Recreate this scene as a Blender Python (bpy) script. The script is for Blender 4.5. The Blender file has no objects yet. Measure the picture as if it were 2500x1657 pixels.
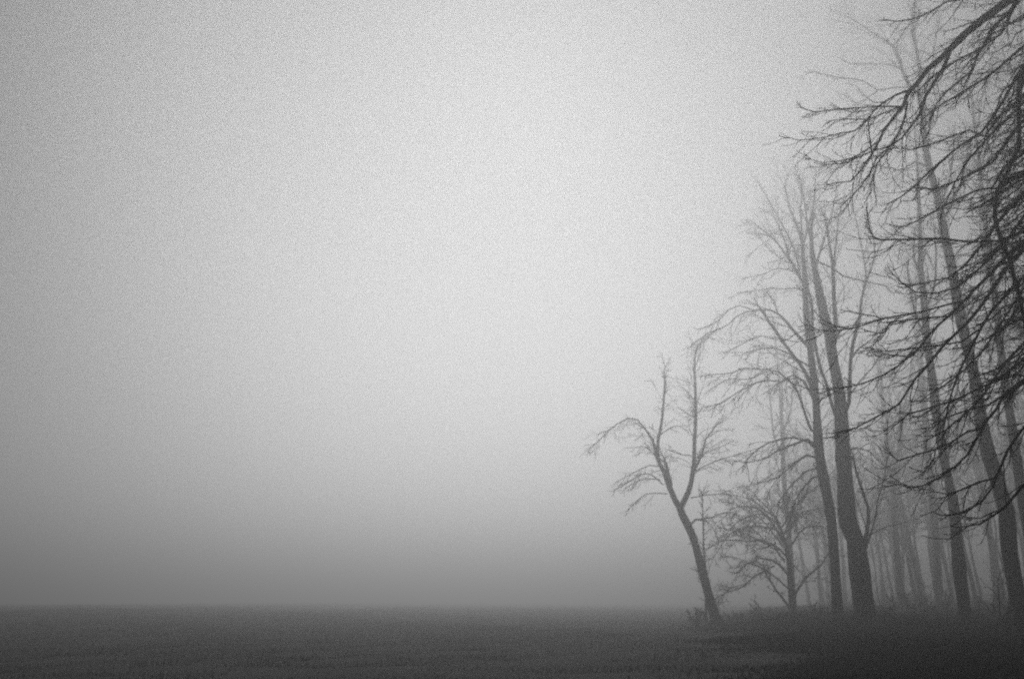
import bpy, math, random
import numpy as np
from mathutils import Vector

sc = bpy.context.scene
COL = sc.collection
R = math.radians

# ------------------------------------------------------------------ camera, sky, sun, exposure
W0, H0 = 2500.0, 1657.0
FPX = 1944.0                      # 28 mm on 36 mm film, in photo pixels
CAMH = 1.6
PITCH = math.atan((1465 - H0 / 2) / FPX)
cam = bpy.data.objects.new('camera', bpy.data.cameras.new('camera'))
COL.objects.link(cam)
cam.location = (0, 0, CAMH)
cam.rotation_euler = (R(90) + PITCH, 0, 0)
cam.data.sensor_width = 36
cam.data.lens = 28
cam.data.clip_end = 4000
cam.data.clip_start = 0.1
cam.data.dof.use_dof = True          # wide-open lens focused on the near boughs: the far wood goes soft
cam.data.dof.focus_distance = 11
cam.data.dof.aperture_fstop = 1.8
sc.camera = cam

SUN_EL, SUN_AZ = R(36), R(1)      # azimuth to the right of the view direction (+Y)
world = bpy.data.worlds.new("World")
sc.world = world
world.use_nodes = True
nt = world.node_tree
for n in list(nt.nodes):
    nt.nodes.remove(n)
sky = nt.nodes.new('ShaderNodeTexSky')
sky.sky_type = 'NISHITA'
sky.sun_disc = False
sky.sun_elevation = SUN_EL
sky.sun_rotation = SUN_AZ
sky.air_density = 1.0
sky.dust_density = 0.4
bw = nt.nodes.new('ShaderNodeRGBToBW')          # black-and-white film
bg = nt.nodes.new('ShaderNodeBackground')
bg.inputs['Strength'].default_value = 0.05
wo = nt.nodes.new('ShaderNodeOutputWorld')
nt.links.new(sky.outputs[0], bw.inputs[0])
nt.links.new(bw.outputs[0], bg.inputs['Color'])
nt.links.new(bg.outputs[0], wo.inputs['Surface'])

sun = bpy.data.objects.new('sun', bpy.data.lights.new('sun', 'SUN'))
COL.objects.link(sun)
sun.data.energy = 4.9
sun.data.angle = R(60)
sun.data.color = (1, 1, 1)
to_sun = Vector((math.sin(SUN_AZ) * math.cos(SUN_EL), math.cos(SUN_AZ) * math.cos(SUN_EL), math.sin(SUN_EL)))
sun.rotation_euler = to_sun.to_track_quat('Z', 'Y').to_euler()

sc.view_settings.view_transform = 'Standard'
sc.view_settings.look = 'None'
sc.view_settings.exposure = -1.0
sc.view_settings.gamma = 1.0
sc.render.engine = 'CYCLES'
sc.cycles.max_bounces = 4
sc.cycles.volume_bounces = 0
sc.cycles.use_denoising = False      # the residual noise stands for the film's grain
sc.cycles.pixel_filter_type = 'BLACKMAN_HARRIS'
sc.cycles.filter_width = 2.2
HAZE_DENSITY = 0.0096
HAZE_ANISO = 0.76

# ------------------------------------------------------------------ helpers
def tag(o, label=None, cat=None, group=None, kind=None):
    if label: o['label'] = label
    if cat: o['category'] = cat
    if group: o['group'] = group
    if kind: o['kind'] = kind
    return o

def ray(px, py):
    """direction through a photo pixel, scaled so that y = 1"""
    x = (px - W0 / 2) / FPX
    y = -(py - H0 / 2) / FPX
    cp, sp = math.cos(PITCH), math.sin(PITCH)
    fy = cp - y * sp
    fz = sp + y * cp
    return x / fy, fz / fy, 1.0 / fy         # x/y, z/y, optical depth factor helper

def place(px, py, d):
    rx, rz, _ = ray(px, py)
    return np.array([rx * d, d, CAMH + rz * d])

def px2m(px, py, d, w):
    x = (px - W0 / 2) / FPX
    y = -(py - H0 / 2) / FPX
    fy = math.cos(PITCH) - y * math.sin(PITCH)
    return w / FPX * d / fy                  # width in metres of w photo pixels there

class Tubes:
    """collects polylines with radii; builds one mesh"""
    def __init__(self):
        self.b = {}
        self.last = 0
    def add(self, pts, rad, sides=4):
        pts = np.asarray(pts, float); rad = np.asarray(rad, float)
        self.b.setdefault((len(pts), sides), []).append((pts, rad))
    def mesh(self, name, origin):
        V, F, off = [], [], 0
        for (n, s), lst in self.b.items():
            P = np.stack([a for a, _ in lst]); Rr = np.stack([r for _, r in lst])
            m = len(lst)
            T = np.empty_like(P)
            T[:, 1:-1] = P[:, 2:] - P[:, :-2]
            T[:, 0] = P[:, 1] - P[:, 0]; T[:, -1] = P[:, -1] - P[:, -2]
            T /= np.linalg.norm(T, axis=2, keepdims=True) + 1e-9
            A = np.zeros_like(T)
            mean = np.abs(T.mean(axis=1)); k = mean.argmin(axis=1)
            A[np.arange(m), :, k] = 1.0
            U = np.cross(T, A); U /= np.linalg.norm(U, axis=2, keepdims=True) + 1e-9
            B = np.cross(T, U)
            ang = np.arange(s) * 2 * math.pi / s
            ring = (U[:, :, None, :] * np.cos(ang)[None, None, :, None] + B[:, :, None, :] * np.sin(ang)[None, None, :, None])
            X = P[:, :, None, :] + ring * Rr[:, :, None, None]
            V.append(X.reshape(-1, 3))
            i = np.arange(m)[:, None, None] * n * s + np.arange(n - 1)[None, :, None] * s
            j = np.arange(s)[None, None, :]; j2 = (j + 1) % s
            q = np.stack([i + j, i + j2, i + s + j2, i + s + j], axis=-1).reshape(-1, 4) + off
            F.append(q)
            off += m * n * s
        me = bpy.data.meshes.new(name)
        if not V:
            return me
        V = np.concatenate(V) - np.asarray(origin); F = np.concatenate(F)
        me.vertices.add(len(V)); me.vertices.foreach_set('co', V.astype(np.float32).ravel())
        me.loops.add(F.size); me.loops.foreach_set('vertex_index', F.astype(np.int32).ravel())
        me.polygons.add(len(F))
        me.polygons.foreach_set('loop_start', (np.arange(len(F)) * 4).astype(np.int32))
        me.polygons.foreach_set('use_smooth', np.ones(len(F), bool))
        me.update(calc_edges=True)
        return me
    def build(self, name, mat, parent, origin):
        me = self.mesh(name, origin)
        me.materials.append(mat)
        o = bpy.data.objects.new(name, me)
        COL.objects.link(o)
        if parent: o.parent = parent
        return o

def resample(pts, step):
    """Catmull-Rom through the traced points (rows of any width)"""
    P = np.asarray(pts, float)
    if len(P) == 2:
        n = max(2, int(np.linalg.norm((P[1] - P[0])[:3]) / step) + 1)
        t = np.linspace(0, 1, n)[:, None]
        return P[0] * (1 - t) + P[1] * t
    E = np.vstack([2 * P[0] - P[1], P, 2 * P[-1] - P[-2]])
    out = []
    for i in range(1, len(E) - 2):
        p0, p1, p2, p3 = E[i - 1], E[i], E[i + 1], E[i + 2]
        n = max(1, int(np.linalg.norm((p2 - p1)[:3]) / step))
        for k in range(n):
            t = k / n
            out.append(0.5 * ((2 * p1) + (-p0 + p2) * t + (2 * p0 - 5 * p1 + 4 * p2 - p3) * t * t + (-p0 + 3 * p1 - 3 * p2 + p3) * t ** 3))
    out.append(P[-1])
    return np.array(out)

def unit(v):
    return v / (np.linalg.norm(v) + 1e-9)

def grow(tb, rng, p, d, length, rad, level, st, minr):
    """one curving twig with side twigs. st: droop, lift (tips turn up), wob, seg, kids, ang, sides"""
    n = max(4, int(st['seg'] * (0.6 + 0.2 * level)))
    stp = length / n
    pts = [p.copy()]; rads = [rad]
    d = unit(d)
    bend = rng.normal(0, st['wob'], 3)
    for i in range(n):
        t = (i + 1) / n
        g = -st['droop'] * (1 - t * (1 + st['lift']))
        d = unit(d + np.array([0, 0, g / n * 2.2]) + bend / n + rng.normal(0, st['wob'] * 0.45, 3) / math.sqrt(n))
        if rng.random() < 0.25:
            bend = rng.normal(0, st['wob'], 3)
        p = p + d * stp
        pts.append(p.copy()); rads.append(max(minr, rad * (1 - 0.75 * t)))
        if level > 0 and i >= 0 and rng.random() < st['kids'] / n:
            ax = rng.normal(0, 1, 3); side = unit(np.cross(d, ax))
            a = st['ang'] * rng.uniform(0.6, 1.3)
            nd = d * math.cos(a) + side * math.sin(a)
            d = unit(d - side * .14 * rng.uniform(.3, 1.6))
            nl = length * rng.uniform(*st['kl']) * (1.1 - 0.5 * t)
            grow(tb, rng, p, nd, nl, max(minr * .7, rads[-1] * 0.6), level - 1, st, minr * .7)
    tb.add(pts, rads, st.get('sides', 3) if level < 2 else 4)

TWIG = dict(droop=0.8, lift=0.7, wob=0.3, seg=7, kids=4.5, ang=0.55, sides=3, kl=(.25, .6))
def style(**k):
    s = dict(TWIG); s.update(k); return s

def side_twigs(tb, rng, line, rads, spacing, length, level, st, minr, start=0.1, bias=None, taper=0.5, rk=0.5):
    """twigs sprouting along a limb polyline"""
    L = np.r_[0, np.cumsum(np.linalg.norm(np.diff(line, axis=0), axis=1))]
    tot = L[-1]; s = tot * start + rng.uniform(0, spacing)
    while s < tot:
        i = min(len(line) - 2, np.searchsorted(L, s) - 1); i = max(i, 0)
        t = s / tot
        u = (s - L[i]) / max(1e-6, L[i + 1] - L[i])
        p = line[i] * (1 - u) + line[i + 1] * u
        d = unit(line[i + 1] - line[i])
        side = unit(np.cross(d, rng.normal(0, 1, 3)))
        stl = st
        if d[2] > .7:                                # rising stems carry ascending twigs
            stl = dict(st); stl['droop'] = st['droop'] * (.35 if t > .25 else .7)
            side = unit(side + np.array([0, 0, .5 * t]))
        elif bias is not None:
            side = unit(side + np.asarray(bias))
        a = st['ang'] * rng.uniform(0.7, 1.4)
        nd = d * math.cos(a) + side * math.sin(a)
        ln = length * rng.uniform(0.35, 1.25) * (1 - taper * t)
        grow(tb, rng, p, nd, ln, max(minr, min(rads[i] * rk, ln * 0.012)), level, stl, minr)
        s += spacing * rng.uniform(0.4, 1.7)

# ------------------------------------------------------------------ materials (greys: the photograph is black and white)
def mat_noise(name, lo, hi, scale, bump=0.0, rough=0.9, stretch=(1, 1, 1), detail=6, spec=0.15):
    m = bpy.data.materials.new(name); m.use_nodes = True
    t = m.node_tree; b = t.nodes['Principled BSDF']
    b.inputs['Roughness'].default_value = rough
    b.inputs['Specular IOR Level'].default_value = spec
    tc = t.nodes.new('ShaderNodeTexCoord'); mp = t.nodes.new('ShaderNodeMapping')
    mp.inputs['Scale'].default_value = stretch
    nz = t.nodes.new('ShaderNodeTexNoise'); nz.inputs['Scale'].default_value = scale; nz.inputs['Detail'].default_value = detail
    rp = t.nodes.new('ShaderNodeValToRGB')
    rp.color_ramp.elements[0].position = 0.3; rp.color_ramp.elements[1].position = 0.72
    rp.color_ramp.elements[0].color = (lo, lo, lo, 1); rp.color_ramp.elements[1].color = (hi, hi, hi, 1)
    t.links.new(tc.outputs['Object'], mp.inputs[0]); t.links.new(mp.outputs[0], nz.inputs['Vector'])
    t.links.new(nz.outputs['Fac'], rp.inputs[0]); t.links.new(rp.outputs[0], b.inputs['Base Color'])
    if bump:
        bp = t.nodes.new('ShaderNodeBump'); bp.inputs['Strength'].default_value = bump; bp.inputs['Distance'].default_value = 0.05
        t.links.new(nz.outputs['Fac'], bp.inputs['Height']); t.links.new(bp.outputs[0], b.inputs['Normal'])
    return m

BARK = mat_noise('bark', 0.008, 0.045, 11, 1.0, stretch=(1, 1, 0.2))
TWIGM = mat_noise('twig_bark', 0.010, 0.024, 4)
SOIL = mat_noise('field_soil_grass', 0.012, 0.045, 0.35, 0.6, rough=.95, detail=10, spec=.05)   # wet with dew
GRASS = mat_noise('grass_blades', 0.008, 0.022, .6, rough=.8, spec=.08)
SCRUB = mat_noise('scrub_stems', 0.015, 0.035, 2)

# ------------------------------------------------------------------ ground
def ground_z(x, y):
    """nearly level field, rough at the wood's edge, with long low swells"""
    z = 0.10 * np.sin(x * 0.07 + 1.3) * np.sin(y * 0.05 + .4) + 0.05 * np.sin(x * 0.31 + y * 0.17)
    z = z * np.clip((y + 5) / 30, 0, 1)
    u = np.clip((-x + 2) / 60, 0, 1)                # the field rises slowly to the left
    v = np.clip((y - 18) / 75, 0, 1)
    z = z + (.55 * u * u * (3 - 2 * u) + .12 * np.sin(x * .23) * u) * v * v * (3 - 2 * v)
    r = np.clip((x - .262 * y) / 10, 0, 1) * np.clip((y - 15) / 40, 0, 1)    # low bank along the wood
    return z + .35 * r * r * (3 - 2 * r)

def make_ground():
    xs = np.unique(np.r_[np.linspace(-1500, -120, 12), np.linspace(-120, 120, 161), np.linspace(120, 1500, 12)])
    ys = np.unique(np.r_[np.linspace(-300, 0, 8), np.linspace(0, 160, 129), np.linspace(160, 2500, 20)])
    X, Y = np.meshgrid(xs, ys)
    Z = ground_z(X, Y)
    rng = np.random.default_rng(3)
    near = (np.abs(X) < 119) & (Y > 1) & (Y < 159)
    Z = Z + near * rng.normal(0, 0.035, Z.shape)
    V = np.stack([X, Y, Z], -1).reshape(-1, 3)
    nx, ny = len(xs), len(ys)
    i = np.arange(ny - 1)[:, None] * nx + np.arange(nx - 1)[None, :]
    F = np.stack([i, i + 1, i + nx + 1, i + nx], -1).reshape(-1, 4)
    me = bpy.data.meshes.new('ground')
    me.from_pydata(V.tolist(), [], F.tolist()); me.update()
    for p in me.polygons: p.use_smooth = True
    me.materials.append(SOIL)
    o = bpy.data.objects.new('ground', me); COL.objects.link(o)
    tag(o, kind='structure')
make_ground()

def blades(name, mat, X, Y, h, w, lean, rng, label=None, cat=None):
    """thin triangular blades standing on the ground: one mesh"""
    n = len(X)
    Z = ground_z(X, Y) - 0.04
    a = rng.uniform(0, 2 * math.pi, n)
    dx, dy = np.cos(a) * w / 2, np.sin(a) * w / 2
    b = rng.uniform(0, 2 * math.pi, n); l = lean * h * rng.uniform(0, 1, n)
    mx, my = np.cos(b) * l, np.sin(b) * l
    P0 = np.stack([X - dx, Y - dy, Z], -1); P1 = np.stack([X + dx, Y + dy, Z], -1)
    P2 = np.stack([X + dx * .7 + mx * .4, Y + dy * .7 + my * .4, Z + h * .6], -1)
    P3 = np.stack([X - dx * .7 + mx * .4, Y - dy * .7 + my * .4, Z + h * .6], -1)
    P4 = np.stack([X + mx, Y + my, Z + h], -1)
    V = np.stack([P0, P1, P2, P3, P4], 1).reshape(-1, 3)
    o5 = np.arange(n)[:, None] * 5
    quads = (o5 + np.array([[0, 1, 2, 3]])); tris = (o5 + np.array([[3, 2, 4]]))
    me = bpy.data.meshes.new(name)
    me.vertices.add(len(V)); me.vertices.foreach_set('co', V.astype(np.float32).ravel())
    idx = np.concatenate([quads.ravel(), tris.ravel()]).astype(np.int32)
    me.loops.add(len(idx)); me.loops.foreach_set('vertex_index', idx)
    me.polygons.add(2 * n)
    me.polygons.foreach_set('loop_start', np.r_[np.arange(n) * 4, 4 * n + np.arange(n) * 3].astype(np.int32))
    me.update(calc_edges=True); me.materials.append(mat)
    o = bpy.data.objects.new(name, me); COL.objects.link(o)
    tag(o, label, cat, kind='stuff')
    return o

rg = np.random.default_rng(11)
n = 120000
Y = 12 + (rg.random(n) ** 1.8) * 60
X = (rg.random(n) * 2 - 1) * (Y * 0.72 + 3)
blades('field_grass', GRASS, X, Y, rg.uniform(.03, .11, n), rg.uniform(.01, .022, n), .6, rg,
       'short rough dark grass covering the open field', 'grass')
n = 12000
Y = 24 + rg.random(n) ** 1.1 * 60
X = (rg.random(n) * 2 - 1) * (Y * 0.72 + 3)
hs = .05 + rg.exponential(.09, n) * (.6 + .5 * np.sin(X * .13 + 1) * np.sin(Y * .09))
blades('dead_stalks', GRASS, X, Y, np.clip(hs, .05, .9), rg.uniform(.008, .02, n), .35, rg,
       'sparse dead stalks and weeds standing out of the field grass', 'weeds')
# taller rank grass and brambles along the edge of the wood
n = 260000
Y = 14.5 + rg.random(n) ** 1.25 * 98
edge = 0.262 * Y + 1.2 + 1.3 * np.sin(Y * .35) + .8 * np.sin(Y * 1.1 + 1)
X = edge + rg.random(n) * (0.70 * Y - edge + 3) + np.minimum(rg.normal(0, 1.6, n), 2)
dens = np.sin(X * .9) * np.sin(Y * .6 + X * .2) + np.sin(X * .35 + 2)
hh = np.clip(.42 + .08 * dens + rg.normal(0, .1, n), .08, .9) * np.clip((X - edge) / 5 + .55, .4, 1)
blades('undergrowth', SCRUB, X, Y, hh * np.clip(Y / 42, .75, 1.25), rg.uniform(.02, .06, n), .6, rg,
       'dark tangled undergrowth and rank grass beneath the bare trees', 'undergrowth')

# ------------------------------------------------------------------ trees
def trace(line, d, rng, slope=0.0, off0=0.0, step=0.5):
    """line: [(px, py, w), ...] photo pixels -> 3D polyline + radii. slope: metres of depth per metre of run"""
    P = []
    run = 0; prev = None
    for (px, py, w) in line:
        q = place(px, py, d)
        if prev is not None: run += np.linalg.norm(q - prev)
        prev = q
        dd = d + off0 + slope * run
        q = place(px, py, dd)
        P.append([q[0], q[1], q[2], px2m(px, py, dd, w) / 2])
    P = resample(P, step)
    pts = P[:, :3]; rad = np.abs(P[:, 3])
    return pts, rad, off0 + slope * run

def base_of(px, py, d):
    q = place(px, py, d)
    return np.array([q[0], q[1], float(ground_z(q[0], q[1])) - 0.02])

def roots(tb, rng, b, r, n=6):
    for k in range(n):
        a = k * 2 * math.pi / n + rng.uniform(-.3, .3)
        v = np.array([math.cos(a), math.sin(a), 0])
        tb.add([b + v * r * .3 + [0, 0, r * 1.5], b + v * r * .8 + [0, 0, r * .75], b + v * r * 1.25 + [0, 0, r * .22], b + v * r * 1.8 + [0, 0, -.08]],
               [r * .5, r * .42, r * .3, r * .12], 8)

def tree(name, label, d, trunk, limbs=(), seed=0, group=None, tw=None, tlen=2.2, tspace=0.5, tlev=2, trunk_twigs=None,
         minpx=1.1, cat='tree', fine=(), tstart=.15, do_roots=True, bias=None, rough=.015):
    """trunk: traced line; limbs: list of (line, slope, off0); fine: thin traced branches that belong to the crown"""
    rng = np.random.default_rng(seed + 100)
    st = tw or TWIG
    minr = px2m(1250, 900, d, minpx) / 2
    bx, by, bwid = trunk[0]
    b = base_of(bx, by, d)
    e = bpy.data.objects.new(name, None); COL.objects.link(e)
    e.location = b; e.empty_display_size = .5
    tag(e, label, cat, group)
    pts, rad, _ = trace(trunk, d, rng, 0, 0, .6)
    pts[:, 1] += np.cumsum(rng.normal(0, .02, len(pts)))
    pts = np.vstack([[pts[0][0], pts[0][1], b[2] - .15], pts[1:]]) if pts[0][2] < b[2] + .8 else np.vstack([[pts[0][0], pts[0][1], b[2] - .15], pts])
    rad = rad if len(rad) == len(pts) else np.r_[rad[0] * 1.12, rad]
    rad = rad * (1 + rng.normal(0, .05, len(rad)))
    t = Tubes(); t.add(pts, rad, 12)
    if do_roots: roots(t, rng, np.array([pts[0][0], pts[0][1], b[2]]), rad[0])
    t.build('trunk', BARK, e, b)
    crown = Tubes()
    if trunk_twigs:
        sp, ln, s0 = trunk_twigs
        side_twigs(crown, rng, pts, rad, sp, ln, 2, st, minr, start=s0, taper=.55, rk=.3)
    for k, L in enumerate(limbs):
        line, slope = L[0], L[1]
        off0 = L[2] if len(L) > 2 else 0
        p, r, _ = trace(line, d, rng, slope, off0, .5)
        p[1:] += np.cumsum(rng.normal(0, rough, p[1:].shape), axis=0)
        r = np.maximum(r * (1 + rng.normal(0, .04, len(r))), minr)
        lt = Tubes(); lt.add(p, r, 8); lt.build('limb', BARK, e, b)
        side_twigs(crown, rng, p, r, tspace, tlen, tlev, st, minr, start=tstart, bias=bias)
        # the limb ends in a spray
        for q in range(3):
            dd = unit(p[-1] - p[-2]) + rng.normal(0, .35, 3)
            grow(crown, rng, p[-1], dd, tlen * rng.uniform(.2, .45), max(minr, r[-1] * .6), 1, st, minr)
    for L in fine:
        line, slope = L[0], L[1]
        off0 = L[2] if len(L) > 2 else 0
        p, r, _ = trace(line, d, rng, slope, off0, .35)
        r = np.maximum(r, minr)
        crown.add(p, r, 5)
        side_twigs(crown, rng, p, r, tspace * .9, tlen * .5, max(0, tlev - 1), st, minr, start=.2, bias=bias)
        for q in range(2):
            dd = unit(p[-1] - p[-2]) + rng.normal(0, .3, 3)
            grow(crown, rng, p[-1], dd, tlen * .18, minr, 0, st, minr)
    if crown.b:
        crown.build('crown', TWIGM, e, b)
    return e

def T(s):
    """'x,y,w x,y,w ...' ; a missing width keeps the last one"""
    out = []; w = 3
    for c in s.split():
        v = [float(q) for q in c.split(',')]
        if len(v) > 2: w = v[2]
        out.append((v[0], v[1], w))
    return out

#@TREES
def fan(n, y_lo, y_hi, x_of, seed, left=.7, ln=(90, 210), w=6):
    # limbs rising from a leaning stem, to either side
    r = np.random.default_rng(seed); out = []
    for k in range(n):
        y = r.uniform(y_lo, y_hi); x = x_of(y); s = -1 if r.random() < left else 1
        L = r.uniform(*ln); a = r.uniform(.7, 1.25); pts = []
        for i in range(6):
            t = i / 5; pts.append((x, y, w * (1 - .7 * t)))
            x += s * L / 5 * math.cos(a); y -= L / 5 * math.sin(a) + r.normal(0, 4); a -= r.uniform(.02, .2)
        out.append((pts, r.uniform(-.6, .6)))
    return out
# --- the leaning forked tree at the left end of the row
tree('bare_tree', 'pale forked bare tree leaning left at the open field end of the row', 57,
     T('1752,1530,30 1741,1491,26 1721,1419,22 1706,1360,20 1689,1302,19 1667,1258,19 1659,1235,18'),
     [(T('1660,1240,15 1648,1220,14 1635,1189,13 1622,1151,11 1606,1119,9 1593,1071,6 1577,1046,5 1558,1023,4 1536,1020,3.5 1511,1033,3 1482,1055,2.5 1450,1087,2'), .12),
      (T('1607,1121,8 1608,1071,8 1614,1039,7 1619,991,6 1622,927,4 1619,905,3'), -.15),
      (T('1661,1240,15 1680,1199,13 1691,1151,11 1694,1087,9 1697,1023,8 1697,959,7 1695,896,6 1695,873,5 1703,841,4 1718,825,3 1750,800,2.5'), .1),
      (T('1690,1155,6 1702,1135,6 1715,1103,5 1723,1071,3.5 1747,1036,2.5'), -.4),
      (T('1638,1184,10 1630,1150,9 1625,1128,8'), .6)],
     seed=1, tlen=2.9, tspace=.36, tlev=2, trunk_twigs=(.8, 1.1, .3), tw=style(droop=.9, lift=.6, ang=.55, kids=5, wob=.4), minpx=.95,
     fine=[(T('1629,1205,3 1600,1203,2.4 1578,1205,2.4 1555,1222,2 1530,1246,1.6'), .3),
           (T('1619,1183,3 1593,1160,3 1568,1157,2.6 1530,1179,2.2 1501,1195,1.8'), -.3),
           (T('1606,1138,3 1587,1135,2.6 1546,1154,2.4 1504,1176,1.8'), .2),
           (T('1590,1100,3 1568,1089,2.4 1552,1092,1.8'), .4),
           (T('1612,1170,3 1590,1168,2.6 1560,1172,2.2 1525,1192,1.8'), .5),
           (T('1686,1215,3 1724,1208,2.4 1750,1206,2 1775,1199,1.6'), .2),
           (T('1702,1118,3 1721,1106,2.6 1753,1093,2 1788,1077,1.6'), .4),
           (T('1696,1150,3 1740,1128,2.4 1790,1112,2 1830,1100,1.6'), -.4),
           (T('1688,1112,3 1660,1108,2.4 1634,1098,2'), .4),
           (T('1612,1060,3 1640,1042,2.4 1660,1040,2 1676,1050,1.6'), .4),
           (T('1683,1285,6 1698,1268,5 1718,1266,4 1741,1261,3 1771,1250,2.4 1800,1258,2'), .2),
           (T('1698,1268,4 1725,1272,3 1742,1290,2 1750,1310,1.6'), -.4)])

# --- sapling beside it
tree('sapling', 'thin upright sapling just right of the leaning forked tree', 59, T('1724,1510,6 1723,1440,5 1722,1380,5 1718,1330,4 1717,1265,3 1714,1200,2'),
     [], seed=2, trunk_twigs=(.28, 1.5, .08), tw=style(droop=.4, lift=.2, ang=.58, kids=3), minpx=1.3, do_roots=False)

# --- bushy tree with arching branches
tree('bushy_tree', 'low bushy spreading bare tree with arching branches, between forked tree and tall pair', 62,
     T('1937,1514,22 1935,1480,19 1930,1420,16 1926,1370,12 1918,1330,9 1905,1290,7 1890,1262,5'),
     [(T('1937,1468,6.8 1950,1425,6.0 1972,1400,5.2 1995,1385,4.5 2020,1362,3.0 2035,1335,2.2'), .2),
      (T('1930,1486,6.8 1912,1460,6.0 1895,1440,5.2 1875,1408,4.5 1866,1388,3.8 1850,1375,2.2'), .2),
      (T('1930,1410,6.8 1900,1378,5.2 1880,1365,4.5 1850,1362,3.8 1822,1376,3.0 1800,1400,2.2'), -.2),
      (T('1926,1365,6.0 1890,1330,4.5 1850,1322,3.8 1800,1336,3.0 1768,1345,2.2 1742,1360,1.9'), .2),
      (T('1920,1335,6.0 1885,1290,4.5 1835,1276,3.8 1790,1292,3.0 1755,1322,2.2 1735,1345,1.9'), .4),
      (T('1912,1310,5.2 1880,1265,4.5 1840,1248,3.8 1800,1262,3.0 1765,1290,2.2'), -.4),
      (T('1905,1290,4.5 1870,1250,3.8 1830,1236,3.0 1790,1240,2.2 1760,1262,1.9'), .7),
      (T('1924,1340,5.2 1950,1300,4.5 1985,1282,3.8 2020,1290,2.2'), -.3),
      (T('1915,1320,4.5 1935,1275,3.8 1965,1250,3.0 2000,1250,2.2'), .5),
      (T('1890,1380,4.5 1860,1390,3.8 1825,1415,3.0 1790,1430,2.2 1760,1440,1.9'), -.6),
      (T('1896,1272,3.8 1900,1240,3.0 1915,1220,2.2'), .2)] + fan(8, 1270, 1460, lambda y: 1900 + (y - 1260) * .14, 411, .75, (70, 190), 4.5),
     seed=3, tlen=2.3, tspace=.27, tlev=2, trunk_twigs=(.3, 2.2, .3), tw=style(droop=.45, lift=.5, ang=.8, kids=4.2, wob=.6), minpx=1.0, rough=.08)
tree('slender_tree', 'faint slender tree with a straight stem rising behind the bushy tree', 92,
     T('1938,1494,15 1932,1400,14 1924,1280,13 1915,1180,12 1911,1080,10 1906,980,8 1900,900,6 1893,830,4 1888,780,3'),
     [(T('1913,1120,6 1890,1060,5 1882,980,4 1878,920,3'), .2), (T('1910,1060,6 1930,1000,4 1938,930,3'), .3)],
     seed=33, tlen=3, tspace=.8, tlev=2, trunk_twigs=(.7, 2.8, .2), minpx=1.1)

# --- the pair of tall trunks
LA = [(T('1988,962,11 1964,905,9 1938,870,8 1913,838,8 1903,824,8 1881,789,7 1861,757,6 1852,744,4'), .15),
      (T('1976,850,9 1938,808,7 1919,786,7 1900,767,5 1881,757,4 1855,756,3.5 1823,760,3 1798,770,2.6 1779,789,2.4 1753,802,2.4 1728,811,2 1708,827,2'), .2),
      (T('2003,1060,8 1980,1049,7 1964,1007,6 1948,959,6 1935,937,6 1919,924,5 1900,908,4 1877,904,3 1845,900,3 1810,902,2.5 1788,912,2.3 1753,915,2 1724,918,2'), -.15),
      (T('1963,612,7 1941,543,6 1926,512,5 1916,470,4 1913,454,3.5 1919,432,2.5'), .1),
      (T('1976,815,7 1967,719,7 1951,671,6 1928,630,6 1919,591,4 1906,559,3 1887,518,2'), -.2),
      (T('2000,1090,7 1970,1072,6 1935,1085,5 1900,1100,4 1868,1120,3 1830,1130,2.5 1790,1125,2'), .4),
      (T('1992,985,8 1975,955,7 1960,930,6 1935,915,4 1905,930,3 1865,928,3 1801,959,2.4 1766,985,2 1721,995,1.8'), -.4),
      (T('2004,1120,6 1970,1110,5 1930,1140,4 1890,1170,3 1850,1180,2.5'), .6),
      (T('2006,1140,5 1970,1150,4 1935,1180,3 1900,1220,2.5'), -.6),
      (T('1985,900,5 1950,880,4 1920,860,3 1880,850,2.5 1820,862,2'), -.5),
      (T('2006,1110,7 1975,1078,6 1940,1066,5 1900,1072,4 1860,1090,3 1825,1120,2.5'), -.3),
      (T('2008,1160,6 1985,1165,5 1955,1200,4 1935,1240,3'), .8),
      (T('1952,665,5 1935,600,4 1905,540,3.4 1870,480,3 1850,440,2.4'), .5),
      (T('1960,600,5 1975,540,4 1985,480,3.4 1990,420,2.6'), -.5),
      (T('1930,640,5 1895,590,4 1860,560,3 1835,540,2.4'), -.5)]
tree('tall_tree', 'slimmer left tree of the tall touching pair, long limbs arching left', 46,
     T('2047,1545,29 2045,1500,27 2038,1375,24 2031,1278,24 2021,1215,22 2008,1151,26 1999,1087,24 1996,1023,19 1992,959,17 1986,896,16 1977,825,15 1970,751,13 1967,671,10 1964,623,9 1961,575,7 1959,543,4 1957,505,3.4 1961,464,3 1954,422,2.5'),
     LA, seed=4, tlen=2.7, tspace=.36, tlev=2, trunk_twigs=(.22, 2.4, .28), tw=style(droop=.9, lift=.6, ang=.5, kids=4), minpx=.95,
     fine=[(T('1972,760,3 1957,706,3 1919,706,2.6 1881,704,2.4 1855,708,2.2 1823,712,2 1798,717,1.8'), .2),
           (T('1900,767,3 1887,732,3 1871,713,2.5'), .3),
           (T('1840,757,3 1804,746,2.6 1782,754,2.4 1763,773,2.2 1740,792,2 1712,802,1.8'), -.2),
           (T('1955,650,3 1920,640,2.4 1880,610,2.2 1845,570,1.8'), .4),
           (T('1960,600,3 1935,600,2.4 1910,630,2 1880,640,1.8'), -.4),
           (T('1950,665,3 1900,655,2.4 1860,670,2 1815,680,1.8'), .5),
           (T('1900,830,3 1860,820,2.4 1820,835,2.2 1770,860,1.8'), .4),
           (T('1870,905,3 1830,925,2.4 1780,925,2 1735,950,1.8'), .3)])

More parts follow.
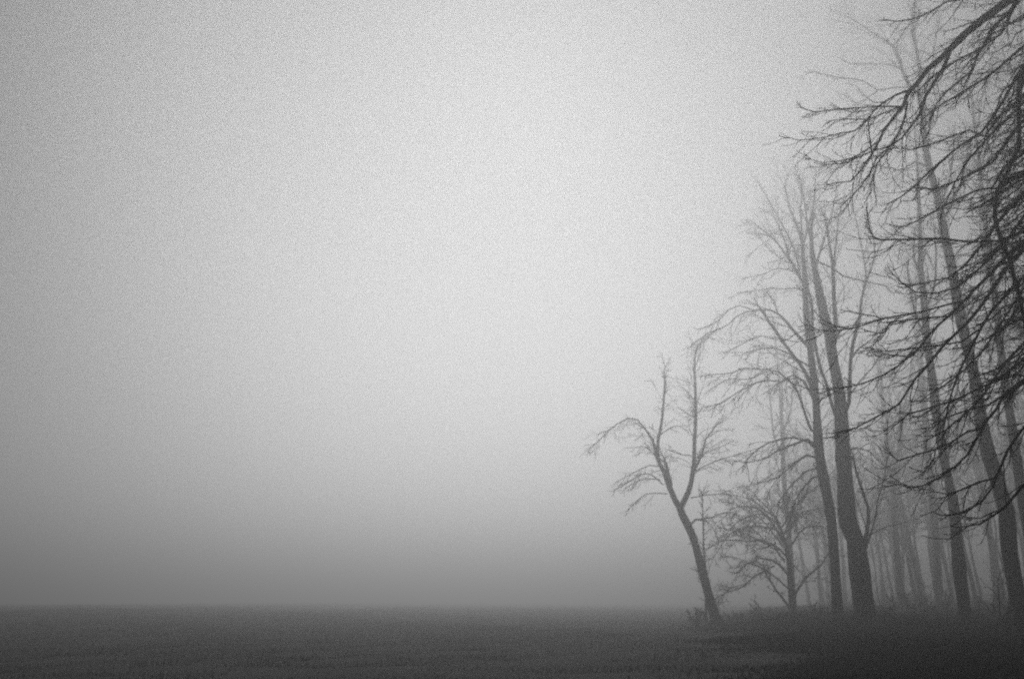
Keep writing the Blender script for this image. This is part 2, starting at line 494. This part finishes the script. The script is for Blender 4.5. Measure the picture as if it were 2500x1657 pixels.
tree('tall_tree', 'thick-trunked right tree of the tall touching pair, stems fanning upward', 43,
     T('2116,1556,56 2112,1500,51 2104,1433,48 2089,1317,45 2072,1278,42 2066,1183,38 2059,1087,35 2056,1023,33 2050,959,28 2037,896,25 2028,846,24 2021,799,20 2005,735,18 1992,671,16 1983,623,12 1980,559,8 1985,518,5'),
     [(T('2060,1015,12 2072,985,10 2075,928,9 2078,870,9 2088,815,9 2098,783,7 2104,735,6 2117,687,5 2133,639,4 2134,598,4 2126,559,3 2120,528,3'), .1),
      (T('1990,660,6 2010,590,5 2030,530,4 2045,470,3 2052,420,2.4'), .5),
      (T('1982,600,5 1970,540,4 1962,480,3 1950,430,2.4'), -.4),
      (T('2117,687,4 2105,620,3.6 2095,560,3 2080,500,2.4'), .4),
      (T('2034,880,11 2040,808,11 2037,719,10 2034,671,9 2028,623,7 2021,575,6 2013,528,5'), -.1),
      (T('2036,700,6 2036,640,5 2040,591,4 2047,528,3 2060,480,2.5'), .2, -.6),
      (T('2050,1040,10 2037,1004,9 2028,978,8 2015,937,8 2002,905,8 1990,850,8 1982,800,8 1978,735,8 1966,690,5 1960,640,4'), .15),
      (T('2028,845,7 2010,800,6 1998,740,6 1990,690,5'), -.5),
      (T('2098,1355,14 2118,1300,10 2120,1240,8 2100,1180,7 2085,1120,5'), -.3),
      (T('2112,1345,6 2136,1262,4 2142,1224,4 2158,1167,3.5 2165,1119,3'), .2),
      (T('2075,880,5 2100,850,4 2130,830,3 2150,800,2.5'), .3),
      (T('2000,640,5 2030,655,4 2060,675,4 2090,683,3.5 2120,690,3.5 2160,700,3'), .3),
      (T('2064,1100,6 2090,1092,4 2120,1100,3 2145,1125,2.5'), .4),
      (T('2078,960,4 2100,930,3 2130,900,2.5 2150,870,2'), -.4)],
     seed=5, tlen=2.4, tspace=.42, tlev=2, trunk_twigs=(.3, 2.0, .25), tw=style(droop=.8, lift=.8, ang=.5, kids=3.6), minpx=.95)

# --- trees behind and to the right
tree('forked_tree', 'slender bare tree with narrow fork, behind and right of the thick dark trunk', 80,
     T('2201,1500,17 2199,1462,16 2187,1317,14 2184,1278,14 2181,1183,14 2177,1160,13'),
     [(T('2178,1165,10 2165,1135,9 2163,1087,8 2165,1023,8 2155,991,7 2152,928,6 2148,870,4 2150,800,3'), .1),
      (T('2178,1165,10 2187,1135,9 2197,1087,9 2200,1039,9 2209,991,6 2222,930,5 2228,860,3'), -.1),
      (T('2172,1150,6 2150,1100,5 2135,1080,4 2112,1085,3 2095,1105,2.5'), .3)],
     seed=6, tlen=3, tspace=1.0, tlev=2, trunk_twigs=(1.4, 2.2, .3), minpx=1.1, tw=style(droop=.7, kids=3.4))

tree('tall_tree', 'straight dark bare tree behind the drooping branches, left of the broadest dark trunk', 40,
     T('2357,1552,33 2353,1491,30 2337,1346,27 2330,1247,24 2318,1183,22 2305,1119,21 2292,1055,21 2283,991,20 2276,928,19 2267,864,18 2260,800,17 2254,719,15 2248,655,13 2244,528,10 2241,464,8 2238,380,6 2230,290,4'),
     [(T('2262,830,8 2240,780,6 2225,720,5 2215,650,4'), .3),
      (T('2258,760,7 2280,700,6 2285,640,4 2280,560,3'), -.3),
      (T('2290,1040,6 2320,1000,5 2340,940,4 2350,880,3'), .3),
      (T('2310,1140,5 2320,1090,4 2350,1075,4 2375,1100,3'), .5),
      (T('2250,690,6 2230,620,5 2232,560,4'), .5)],
     seed=7, tlen=2.4, tspace=.45, tlev=2, trunk_twigs=(.4, 2.3, .35), minpx=.95, tw=style(droop=.7, kids=3.8))

tree('tall_tree', 'faint tall bare tree with a leaning top, deep in fog beyond the narrow forked tree', 78,
     T('2297,1500,20 2292,1430,18 2285,1300,17 2272,1150,16 2256,950,15 2236,780,14 2215,670,13 2193,575,12 2181,528,11 2161,489,9 2142,457,7 2130,426,5'),
     [(T('2183,535,8 2172,490,7 2165,448,6 2158,400,5'), .1),
      (T('2232,760,8 2236,700,8 2228,600,7 2220,520,6 2210,450,4'), .2),
      (T('2205,610,6 2185,600,4 2160,560,3'), .4)],
     seed=8, tlen=4, tspace=1.1, tlev=2, trunk_twigs=(1.0, 3.2, .4), minpx=1.1, tw=style(droop=.4, kids=3.5))

tree('broad_tree', 'very tall bare tree with the broadest dark trunk near the right edge', 32,
     T('2508,1590,46 2500,1540,43 2486,1462,39 2465,1346,37 2458,1247,35 2439,1183,33 2417,1119,30 2401,1055,29 2391,991,28 2378,912,25 2362,848,24 2346,783,24 2337,735,23 2324,655,21 2311,591,20 2302,543,20 2293,490,18 2273,414,15 2263,367,14 2257,319,14 2254,271,13 2244,223,10 2247,159,8 2238,112,7 2232,64,6 2238,0,5 2242,-60,4'),
     [(T('2246,235,9 2222,210,8 2206,175,7 2196,143,6.5 2181,112,5 2165,96,4 2136,80,3 2110,61,2.6 2078,41,2.2 2050,32,2'), .15),
      (T('2240,130,5 2226,90,4 2224,48,4 2230,0,3 2232,-50,2'), -.3),
      (T('2256,300,6 2280,260,5 2300,230,4 2340,200,3'), .3),
      (T('2253,265,6 2262,200,5 2275,150,4 2285,90,3 2300,30,2.5'), .4),
      (T('2270,410,6 2235,395,5 2200,415,4 2180,408,3'), .4),
      (T('2300,540,7 2330,480,6 2350,420,5 2362,350,4'), .3),
      (T('2312,600,7 2285,580,5 2250,600,4'), -.4),
      (T('2345,790,7 2390,720,6 2410,660,4'), .3),
      (T('2296,500,5 2320,430,4 2330,340,3'), -.4)],
     seed=9, tlen=2.5, tspace=.28, tlev=2, trunk_twigs=(.28, 2.3, .3), minpx=.95, tw=style(droop=.6, lift=.9, kids=4),
     fine=[(T('2200,160,3 2193,166,3 2171,159,2.8 2130,156,2.6 2072,156,2.4 2050,143,1.8'), .2),
           (T('2222,214,4 2181,214,3.4 2142,220,3 2107,198,3 2059,191,2.8 2021,185,2.4 1986,175,2.2 1964,183,1.8'), -.2),
           (T('2142,220,3 2120,240,2.6 2090,253,2.4 2065,235,1.8'), .2, .6)])

tree('tall_tree', 'grey-trunked bare tree just right of the broadest dark trunk', 38,
     T('2545,1560,30 2530,1430,28 2512,1300,25 2490,1167,22 2474,1055,20 2458,959,19 2442,848,17 2432,760,16 2425,700,15 2413,600,13 2402,500,11 2392,400,9 2380,300,7 2372,200,5'),
     [(T('2440,830,7 2475,760,6 2500,690,5'), .3), (T('2425,690,7 2400,620,6 2390,560,4'), .4),
      (T('2405,520,6 2440,450,5 2470,380,4'), -.3), (T('2396,430,5 2370,370,4 2350,300,3'), .3),
      (T('2384,330,5 2400,230,4 2420,150,3 2430,60,2.5'), .3)
      ] + fan(9, 250, 800, lambda y: 2362 + y * .092, 402, .5, (70, 160), 5),
     seed=10, tlen=2.6, tspace=.36, tlev=2, trunk_twigs=(.42, 2.3, .3), minpx=.95, tw=style(droop=.6, kids=4))

tree('tall_tree', 'tall thin-stemmed bare tree at the right edge, its fine crown behind the black drooping boughs', 34,
     T('2640,1580,30 2625,1450,27 2600,1200,24 2575,950,21 2550,700,17 2525,450,13 2505,250,9 2490,100,6 2478,-40,4'),
     fan(13, 60, 900, lambda y: 2487 + y * .092, 401, .85), seed=34, tlen=2.0, tspace=.3, tlev=2, trunk_twigs=(.5, 1.8, .3), minpx=.95, tw=style(droop=.5, kids=4))

# --- low dead shrub under the broadest trunk, and small shrubs at the wood's edge
def shrub(label, px, py, d, h, nst, seed, spread=.6):
    rng = np.random.default_rng(seed)
    b = base_of(px, py, d)
    e = bpy.data.objects.new('bare_shrub', None); COL.objects.link(e); e.location = b
    tag(e, label, 'shrub')
    minr = px2m(1250, 900, d, 1.4) / 2
    stems = Tubes(); tw = Tubes()
    for k in range(nst):
        a = rng.uniform(0, 2 * math.pi)
        p = b + [rng.normal(0, .1), rng.normal(0, .1), -.05]
        dr = unit(np.array([math.cos(a) * spread, math.sin(a) * spread, 1]))
        pts = [p]; ln = h * rng.uniform(.6, 1.05)
        for i in range(6):
            dr = unit(dr + rng.normal(0, .16, 3)); p = p + dr * ln / 6; pts.append(p)
        pts = np.array(pts); rad = np.linspace(.028, .01, 7) * h / 2
        stems.add(pts, np.maximum(rad, minr), 6)
        side_twigs(tw, rng, pts, rad, .22 * h / 2.5, h * .45, 1, style(droop=.5, ang=.5, kids=4, wob=.7), minr)
    stems.build('stem', SCRUB, e, b); tw.build('twigs', SCRUB, e, b)
    return e
shrub('twiggy dead shrub standing left of the broadest dark trunk', 2452, 1585, 34, 3.3, 8, 21, .8)
shrub('small bare shrub at the left foot of the leaning forked tree', 1706, 1520, 57, 1.3, 7, 22)
shrub('knee-high bare shrub between the leaning forked tree and the bushy tree', 1800, 1520, 60, 1.0, 8, 23)
shrub('spreading bare shrub at the foot of the bushy tree', 1868, 1515, 66, 1.9, 9, 24, .9)

shrub('low bramble-like shrub just left of the tall touching pair of trunks', 1995, 1530, 50, 1.5, 10, 25, 1.0)
shrub('dark low shrub at the right foot of the thick-trunked tall tree', 2165, 1530, 48, 1.7, 10, 26, .9)
shrub('low shrub at the foot of the slender narrowly forked tree', 2222, 1515, 62, 2.2, 10, 27, .7)
shrub('wide low shrub left of the straight dark tree behind the drooping branches', 2300, 1530, 50, 1.9, 12, 28, 1.1)
shrub('twiggy shrub between the straight dark tree and the broadest dark trunk', 2405, 1540, 43, 1.6, 10, 29, .9)

#@NEAR
# --- near tree, its trunk outside the right edge; drooping branches cross the picture
def near_tree():
    d = 9.5
    rng = np.random.default_rng(77)
    st = style(droop=.5, lift=1.3, wob=.42, seg=10, kids=5.0, ang=.45, sides=4, kl=(.1, .5))
    minr = px2m(1250, 600, d, 1.5) / 2
    bx = 2990
    tb = place(bx, 1465, d); b = np.array([tb[0], d, float(ground_z(tb[0], d)) - .02])
    e = bpy.data.objects.new('drooping_tree', None); COL.objects.link(e); e.location = b
    tag(e, 'near black bare tree whose drooping branches sweep in from the right edge', 'tree')
    tr = Tubes()
    tz = [0 - .15, 1, 3, 5, 7, 9, 11, 13, 15, 17, 19]
    tpts = np.array([[b[0] + .12 * math.sin(z * .5) - .02 * z, d + .1 * math.sin(z * .4), b[2] + z] for z in tz])
    tr.add(tpts, np.array([.44, .36, .33, .31, .28, .25, .22, .19, .15, .11, .06]), 14)
    roots(tr, rng, b, .38); tr.build('trunk', BARK, e, b)
    def on_trunk(z):
        z = min(max(z, 1.5), 18.5)
        return np.array([np.interp(z, tpts[:, 2], tpts[:, k]) for k in range(3)])
    crown = Tubes()
    def near_limb(line, slope, join=True, name='limb', spacing=.10, tl=.85, off=0.0, jr=1.3, lev=1, bias=(-.35, 0, -.3)):
        p, r, _ = trace(line, d, rng, slope, off, .22)
        if join:                                   # carry the limb on to the trunk outside the frame
            q0 = p[0]
            anchor = on_trunk(q0[2] + (1.0 if q0[2] < 9 else -1.5))
            mid = (q0 + anchor) / 2 + np.array([0, 0, .45])
            ext = resample(np.array([anchor, mid, q0, p[min(3, len(p) - 1)]]), .3)
            cut = np.argmin(np.linalg.norm(ext - q0, axis=1))
            ext = ext[:cut]
            r = np.r_[np.linspace(r[0] * jr * 1.3, r[0] * 1.02, len(ext)), r]
            p = np.vstack([ext, p])
        r = np.maximum(r, minr)
        nz = rng.normal(0, .012, p.shape); p = p + np.cumsum(nz, axis=0) * .5
        if name == 'limb':
            lt = Tubes(); lt.add(p, r, 8); lt.build('limb', BARK, e, b)
        else:
            crown.add(p, r, 6)
        side_twigs(crown, rng, p, r, spacing, tl, lev, st, minr, start=.12 if not join else .3, bias=bias, taper=.45)
        for q in range(3):
            dd = unit(p[-1] - p[-2]) + rng.normal(0, .3, 3)
            grow(crown, rng, p[-1], dd, tl * .2, minr, 0, st, minr)
        return p, r
    L, F_ = near_limb, (lambda line, slope=0., off=0., **k: near_limb(line, slope, False, 'twig', off=off, **k))
    # the big limb at the top
    L(T('2540,-50,24 2461,0,21 2410,35,20 2359,77,18 2327,112,16 2305,134,14 2273,159,12 2251,191,11 2225,217,11 2212,249,8 2187,281,7 2165,312,6 2152,335,6 2130,373,5 2104,411,4 2079,437,3 2052,440,2.4 2028,446,2'), .05)
    F_(T('2316,130,9 2299,166,9 2276,201,8 2254,236,7 2241,274,6 2219,306,5 2197,332,4.4 2168,354,4 2136,383,3.6 2117,424,3 2091,462,2.6 2059,491,2'), .05, .1)
    F_(T('2228,216,6 2187,230,5 2155,252,4.5 2136,268,4 2117,293,4 2091,316,3.6 2053,322,3 2015,332,3 1986,335,2.6 1951,338,2.4 1932,332,2'), .1, .2)
    F_(T('2208,258,4 2139,260,3.4 2088,263,3.2 2028,268,3 1986,273,3 1955,262,2'), -.1, .2, tl=.5)
    F_(T('2212,250,5 2206,287,5 2187,335,4.4 2160,372,4 2140,400,3 2125,450,2.4'), .1, .2)
    F_(T('2195,262,4 2160,275,3.4 2120,290,3 2080,290,2.4 2030,292,2'), .2, .2, tl=.5)
    F_(T('2150,340,4 2120,362,3.6 2080,385,3 2040,395,2.6 2000,398,2 1978,390,2'), .1, .2, tl=.6)
    F_(T('2140,365,4 2100,382,3.4 2060,400,2.6 2020,402,2'), -.2, .3, tl=.5)
    F_(T('2128,375,4 2124,350,3.4 2121,320,2.6 2120,300,2'), -.1, .1, tl=.25)
    # second limb
    L(T('2500,-60,13 2483,0,11 2468,29,10 2442,48,9 2423,70,8.5 2407,99,8 2391,121,7 2381,137,6 2372,166,5 2353,182,5 2308,217,4 2280,250,3 2270,280,2.4'), -.05)
    F_(T('2390,124,6 2346,143,5 2305,169,4.4 2267,198,4 2240,225,3'), .1, -.1)
    F_(T('2468,30,7 2458,57,6 2442,83,5 2410,105,4 2370,130,3.4 2330,150,2.6'), -.1, -.1)
    L(T('2420,-40,6 2353,0,5 2311,5,5 2283,22,4.4 2251,38,4 2219,48,3.4 2187,53,3 2161,51,2.2'), .15, off=.8)
    # the stem running down near the edge
    L(T('2530,120,17 2500,180,15 2487,204,14 2484,255,11 2484,319,10 2484,367,9 2468,402,9 2452,437,10 2438,462,11 2429,486,10 2426,528,10 2433,566,10 2448,604,11 2461,642,10 2471,687,10 2487,735,9 2500,800,7'), .0)
    L(T('2560,405,24 2500,426,21 2474,435,18 2452,448,13 2438,462,10'), .0, jr=1.1)
    # long branches sweeping down to the left
    L(T('2560,545,12 2500,588,10 2461,620,10 2416,668,8 2372,709,7 2343,741,6.5 2305,779,6 2282,799,6 2254,827,5.5 2238,851,5 2222,870,4.6 2200,883,4.2 2177,902,4 2149,916,4 2107,934,3.6 2078,943,3 2043,951,2.6 2012,955,2'), -.05)
    F_(T('2350,735,5 2311,744,4.6 2251,760,4.2 2203,770,4 2155,781,4 2123,792,3.4 2085,805,3.2 2040,810,3 2005,807,2.4 1985,797,2'), .05, -.3)
    F_(T('2157,781,3.6 2136,773,3.2 2104,765,3 2069,760,2.4'), .2, -.2, tl=.4)
    F_(T('2310,774,5 2299,775,4.6 2244,779,4.4 2171,789,4 2161,808,3.2 2146,815,3 2120,811,2.2'), -.1, -.3)
    F_(T('2222,870,4 2190,868,3 2165,865,2.6 2145,852,2'), .2, -.4, tl=.4)
    L(T('2560,560,8 2500,566,7 2442,588,6 2378,591,5.4 2299,582,5 2235,583,5 2187,583,4.4 2149,585,4 2133,577,3.6 2126,559,3 2120,528,2.4'), .1, off=-.5)
    L(T('2560,555,10 2500,607,9 2461,650,9 2426,703,8 2397,751,8 2366,786,8 2346,805,7 2311,838,6.4 2276,880,6 2244,915,5.4 2225,943,5 2203,979,4.8 2180,994,4.4 2139,1017,4 2101,1036,3.4 2063,1047,2.6'), .1)
    L(T('2560,640,9 2500,680,8 2450,730,7 2420,760,7 2394,800,6.4 2359,864,6 2337,915,5 2324,953,4.4 2315,991,4 2305,1023,3.6 2300,1061,2.6'), -.15)
    F_(T('2390,805,5 2350,835,4.4 2310,842,4 2283,845,4 2219,854,3.6 2170,858,3 2139,859,2.2'), .2, .1, tl=.6)
    F_(T('2500,700,5 2440,790,5 2400,850,4.6 2350,900,4 2300,940,3.4 2260,965,2.4'), .1, .6)
    L(T('2560,900,9 2500,928,8 2452,966,7.5 2436,995,7 2410,1030,6.5 2397,1052,6 2381,1081,5.4 2362,1112,5 2330,1141,4.6 2289,1170,4.2 2251,1189,4 2219,1191,3.2 2200,1179,2.4'), .05)
    F_(T('2401,1047,5 2356,1055,4.6 2314,1081,4.6 2283,1097,4.4 2235,1112,4 2190,1127,3.6 2171,1112,2.4'), .1, .1)
    F_(T('2283,1097,3.6 2279,1116,3.2 2267,1138,3 2254,1152,2.6 2232,1145,2'), .1, .2, tl=.35)
    L(T('2560,1005,8 2500,1042,7 2480,1068,6.4 2458,1103,6.2 2439,1144,6 2426,1170,5 2388,1179,4.4 2346,1199,4 2314,1208,3.4 2283,1202,2.4'), -.1)
    F_(T('2428,1172,4.6 2423,1183,4.4 2388,1224,4.2 2346,1250,4 2305,1256,2.6'), .1, -.3, tl=.6)
    L(T('2560,1150,8 2500,1190,7 2461,1237,6 2436,1256,5 2397,1281,4.2 2359,1286,3'), -.1, spacing=.5)
    F_(T('2455,1240,4 2420,1250,3.4 2390,1262,3 2362,1262,2.2'), .2, -.2, tl=.4)
    L(T('2560,900,7 2500,930,6 2458,956,5 2410,985,4.6 2346,1004,4.2 2311,1017,3.4 2280,1040,2.4'), .2)
    L(T('2560,850,7 2500,880,6 2440,925,5.4 2394,947,5 2330,978,4.4 2283,991,4 2219,1010,3.2 2180,1040,2.2'), -.2)
    L(T('2560,780,8 2500,830,7 2450,880,6 2400,960,5.4 2350,1010,4.6 2300,1050,3.6 2260,1070,2.4'), .2)
    # upper sweeps
    L(T('2560,120,10 2500,160,8 2450,240,7 2397,322,6 2346,357,5.4 2299,395,5 2267,424,4.6 2232,459,4 2206,482,3.4 2177,497,2.4'), .1)
    L(T('2560,60,8 2500,115,7 2458,153,6 2400,200,5 2350,230,4.4 2300,260,3.4 2260,290,2.4'), -.1)
    L(T('2560,200,9 2500,230,8 2440,280,6.4 2400,330,6 2362,312,4 2299,338,4 2260,351,3.4 2228,359,3 2200,354,2.2'), .2)
    L(T('2560,250,8 2500,290,7 2450,350,6 2423,392,5.6 2370,420,5 2320,440,4.4 2280,455,3.4 2245,450,2.2'), -.2)
    L(T('2560,340,9 2500,370,8 2450,410,7 2423,457,6 2378,464,5 2314,496,4.6 2267,521,4.2 2232,540,3.6 2190,555,2.2'), .15)
    L(T('2560,430,9 2500,470,8 2440,540,7 2400,600,6 2360,650,5 2320,680,4.4 2270,690,3.4 2230,700,2.4'), -.1)
    L(T('2560,480,9 2500,520,8 2450,590,7 2390,650,6 2330,700,5 2280,715,4.2 2230,712,3.6 2200,690,3 2180,670,2.2'), .2)
    L(T('2540,200,7 2490,260,6 2420,330,5 2360,400,4.4 2330,450,3.6 2300,520,2.6'), -.2)
    # many more of the same kind crowding the right edge
    for k in range(58):
        y0 = rng.uniform(-120, 1000) if k % 2 == 0 else rng.uniform(180, 900)
        x0 = rng.uniform(2500, 2600)
        ln = rng.uniform(100, 240) if k < 50 else rng.uniform(50, 140); a = rng.uniform(.45, 1.05)
        w = rng.uniform(3, 7)
        pts = []; x, y = x0, y0; n = 8
        for i in range(n + 1):
            t = i / n
            pts.append((x, y, w * (1 - .7 * t)))
            aa = a * (1.25 - 1.1 * t) if rng.random() < .85 else a + .2
            x -= ln / n * math.cos(aa); y += ln / n * math.sin(aa) + rng.normal(0, 5)
        F_(pts, rng.uniform(-.25, .25), rng.uniform(-1.0, 1.6), tl=.5, spacing=.11)
    crown.build('crown', TWIGM, e, b)
near_tree()

# ------------------------------------------------------------------ the wood beyond, fading into fog
def wood_proto(seed, h):
    rng = np.random.default_rng(seed)
    n = 14
    lean = rng.normal(0, .012)
    pts = []; x = y = 0
    for i in range(n + 1):
        z = h * i / n
        pts.append([x, y, z - .15]); x += rng.normal(0, .12) + lean * h / n; y += rng.normal(0, .12)
    pts = np.array(pts); rad = (.24, .3, .17, .27)[seed % 4] * (1 - np.linspace(0, 1, n + 1) ** 1.2 * .9)
    rad[0] *= 1.35
    tr = Tubes(); tr.add(pts, rad, 9)
    cr = Tubes(); st = style(droop=.45, lift=.6, kids=3.2, ang=.6, seg=5)
    for k in range(15):
        i = rng.uniform(.38, .95) * n; j = int(i)
        p = pts[j]; a = rng.uniform(0, 2 * math.pi)
        dr = unit(np.array([math.cos(a), math.sin(a), rng.uniform(.9, 2.0)]))
        ln = h * rng.uniform(.18, .34) * (1.15 - .5 * i / n); q = [p]; c = p
        for m in range(7):
            dr = unit(dr + rng.normal(0, .09, 3) + [0, 0, .04]); c = c + dr * ln / 7; q.append(c)
        q = np.array(q); r = np.linspace(rad[j] * .5, .03, 8)
        cr.add(q, r, 5)
        side_twigs(cr, rng, q, r, .7, 2.8, 2, st, .03)
    side_twigs(cr, rng, pts, rad, .8, 2.0, 1, st, .022, start=.12)
    return tr.mesh('trunk', (0, 0, 0)), cr.mesh('crown', (0, 0, 0))

protos = [wood_proto(300 + k, h) for k, h in enumerate((24, 27, 22, 29))]
for a, c in protos:
    a.materials.append(BARK); c.materials.append(TWIGM)
rw = np.random.default_rng(5)
spots = []
# trunks that can be told apart between the nearer ones (photo x at the foot, distance)
for px, dd in ((2002, 105), (2060, 118), (2148, 112), (2238, 84), (2258, 96), (2282, 110), (2318, 92), (2384, 74), (2398, 98), (2428, 82), (2466, 90),
               (1975, 125), (2128, 92), (2212, 122), (2345, 118), (2440, 112), (2482, 104)):
    spots.append((px, dd + 18))
k = 0
while k < 26:
    dd = rw.uniform(85, 170); px = rw.uniform(2010, 2640)
    if px < 2010 + (dd - 85) * -.2 : continue
    spots.append((px, dd)); k += 1
for px, dd in ((2640, 62), (2720, 48), (2800, 72), (2900, 55)):
    spots.append((px, dd))        # trees rooted out of view past the right edge, added to shade the fog
for i, (px, dd) in enumerate(spots):
    q = place(px, 1465, dd); q[2] = float(ground_z(q[0], q[1])) - .02
    e = bpy.data.objects.new('wood_tree', None); COL.objects.link(e)
    e.location = q; e.rotation_euler = (0, 0, rw.uniform(0, 6.28))
    s = rw.uniform(.85, 1.15); e.scale = (s, s, s)
    tag(e, 'faint slender bare tree standing far back in the foggy wood', 'tree', 'faint trees deep in the foggy wood')
    a, c = protos[i % 4]
    for me, nm in ((a, 'trunk'), (c, 'crown')):
        o = bpy.data.objects.new(nm, me); COL.objects.link(o); o.parent = e

# thicket of thin saplings and brush filling the wood's floor
def thicket():
    rng = np.random.default_rng(91); tb = Tubes(); st = style(droop=.2, lift=.5, kids=3, ang=.5, seg=5, wob=.5)
    for k in range(1700):
        y = 62 + rng.random() ** .8 * 120
        x = y * rng.uniform(.36, .80) + rng.normal(0, 1)
        if x < .36 * y + 1: continue
        h = rng.uniform(.8, 2.2) if rng.random() < .8 else rng.uniform(2.5, 6)
        p = np.array([x, y, float(ground_z(x, y)) - .05])
        d = unit(np.array([rng.normal(0, .18), rng.normal(0, .18), 1.0]))
        grow(tb, rng, p, d, h, .014 + h * .005, 2, st, .014)
    o = tb.build('thicket', SCRUB, None, (0, 0, 0))
    tag(o, 'dim thicket of thin saplings and brush between the far trunks', 'thicket', kind='stuff')
thicket()

# ------------------------------------------------------------------ haze: one closed box round camera and scene
def make_haze():
    me = bpy.data.meshes.new('haze')
    x, y0, y1, z0, z1 = 1600, -400, 2600, -1.5, 35.5
    v = [(-x, y0, z0), (x, y0, z0), (x, y1, z0), (-x, y1, z0), (-x, y0, z1), (x, y0, z1), (x, y1, z1), (-x, y1, z1)]
    f = [(0, 3, 2, 1), (4, 5, 6, 7), (0, 1, 5, 4), (1, 2, 6, 5), (2, 3, 7, 6), (3, 0, 4, 7)]
    me.from_pydata(v, [], f); me.update()
    m = bpy.data.materials.new('haze'); m.use_nodes = True
    t = m.node_tree
    for nn in list(t.nodes): t.nodes.remove(nn)
    o = t.nodes.new('ShaderNodeOutputMaterial'); pv = t.nodes.new('ShaderNodeVolumePrincipled')
    pv.inputs['Color'].default_value = (.95, .95, .95, 1)
    pv.inputs['Density'].default_value = HAZE_DENSITY
    pv.inputs['Anisotropy'].default_value = HAZE_ANISO
    t.links.new(pv.outputs[0], o.inputs['Volume'])
    me.materials.append(m)
    ob = bpy.data.objects.new('haze', me); COL.objects.link(ob)
    tag(ob, 'even pale fog filling the air over field and wood', 'fog', kind='stuff')
make_haze()
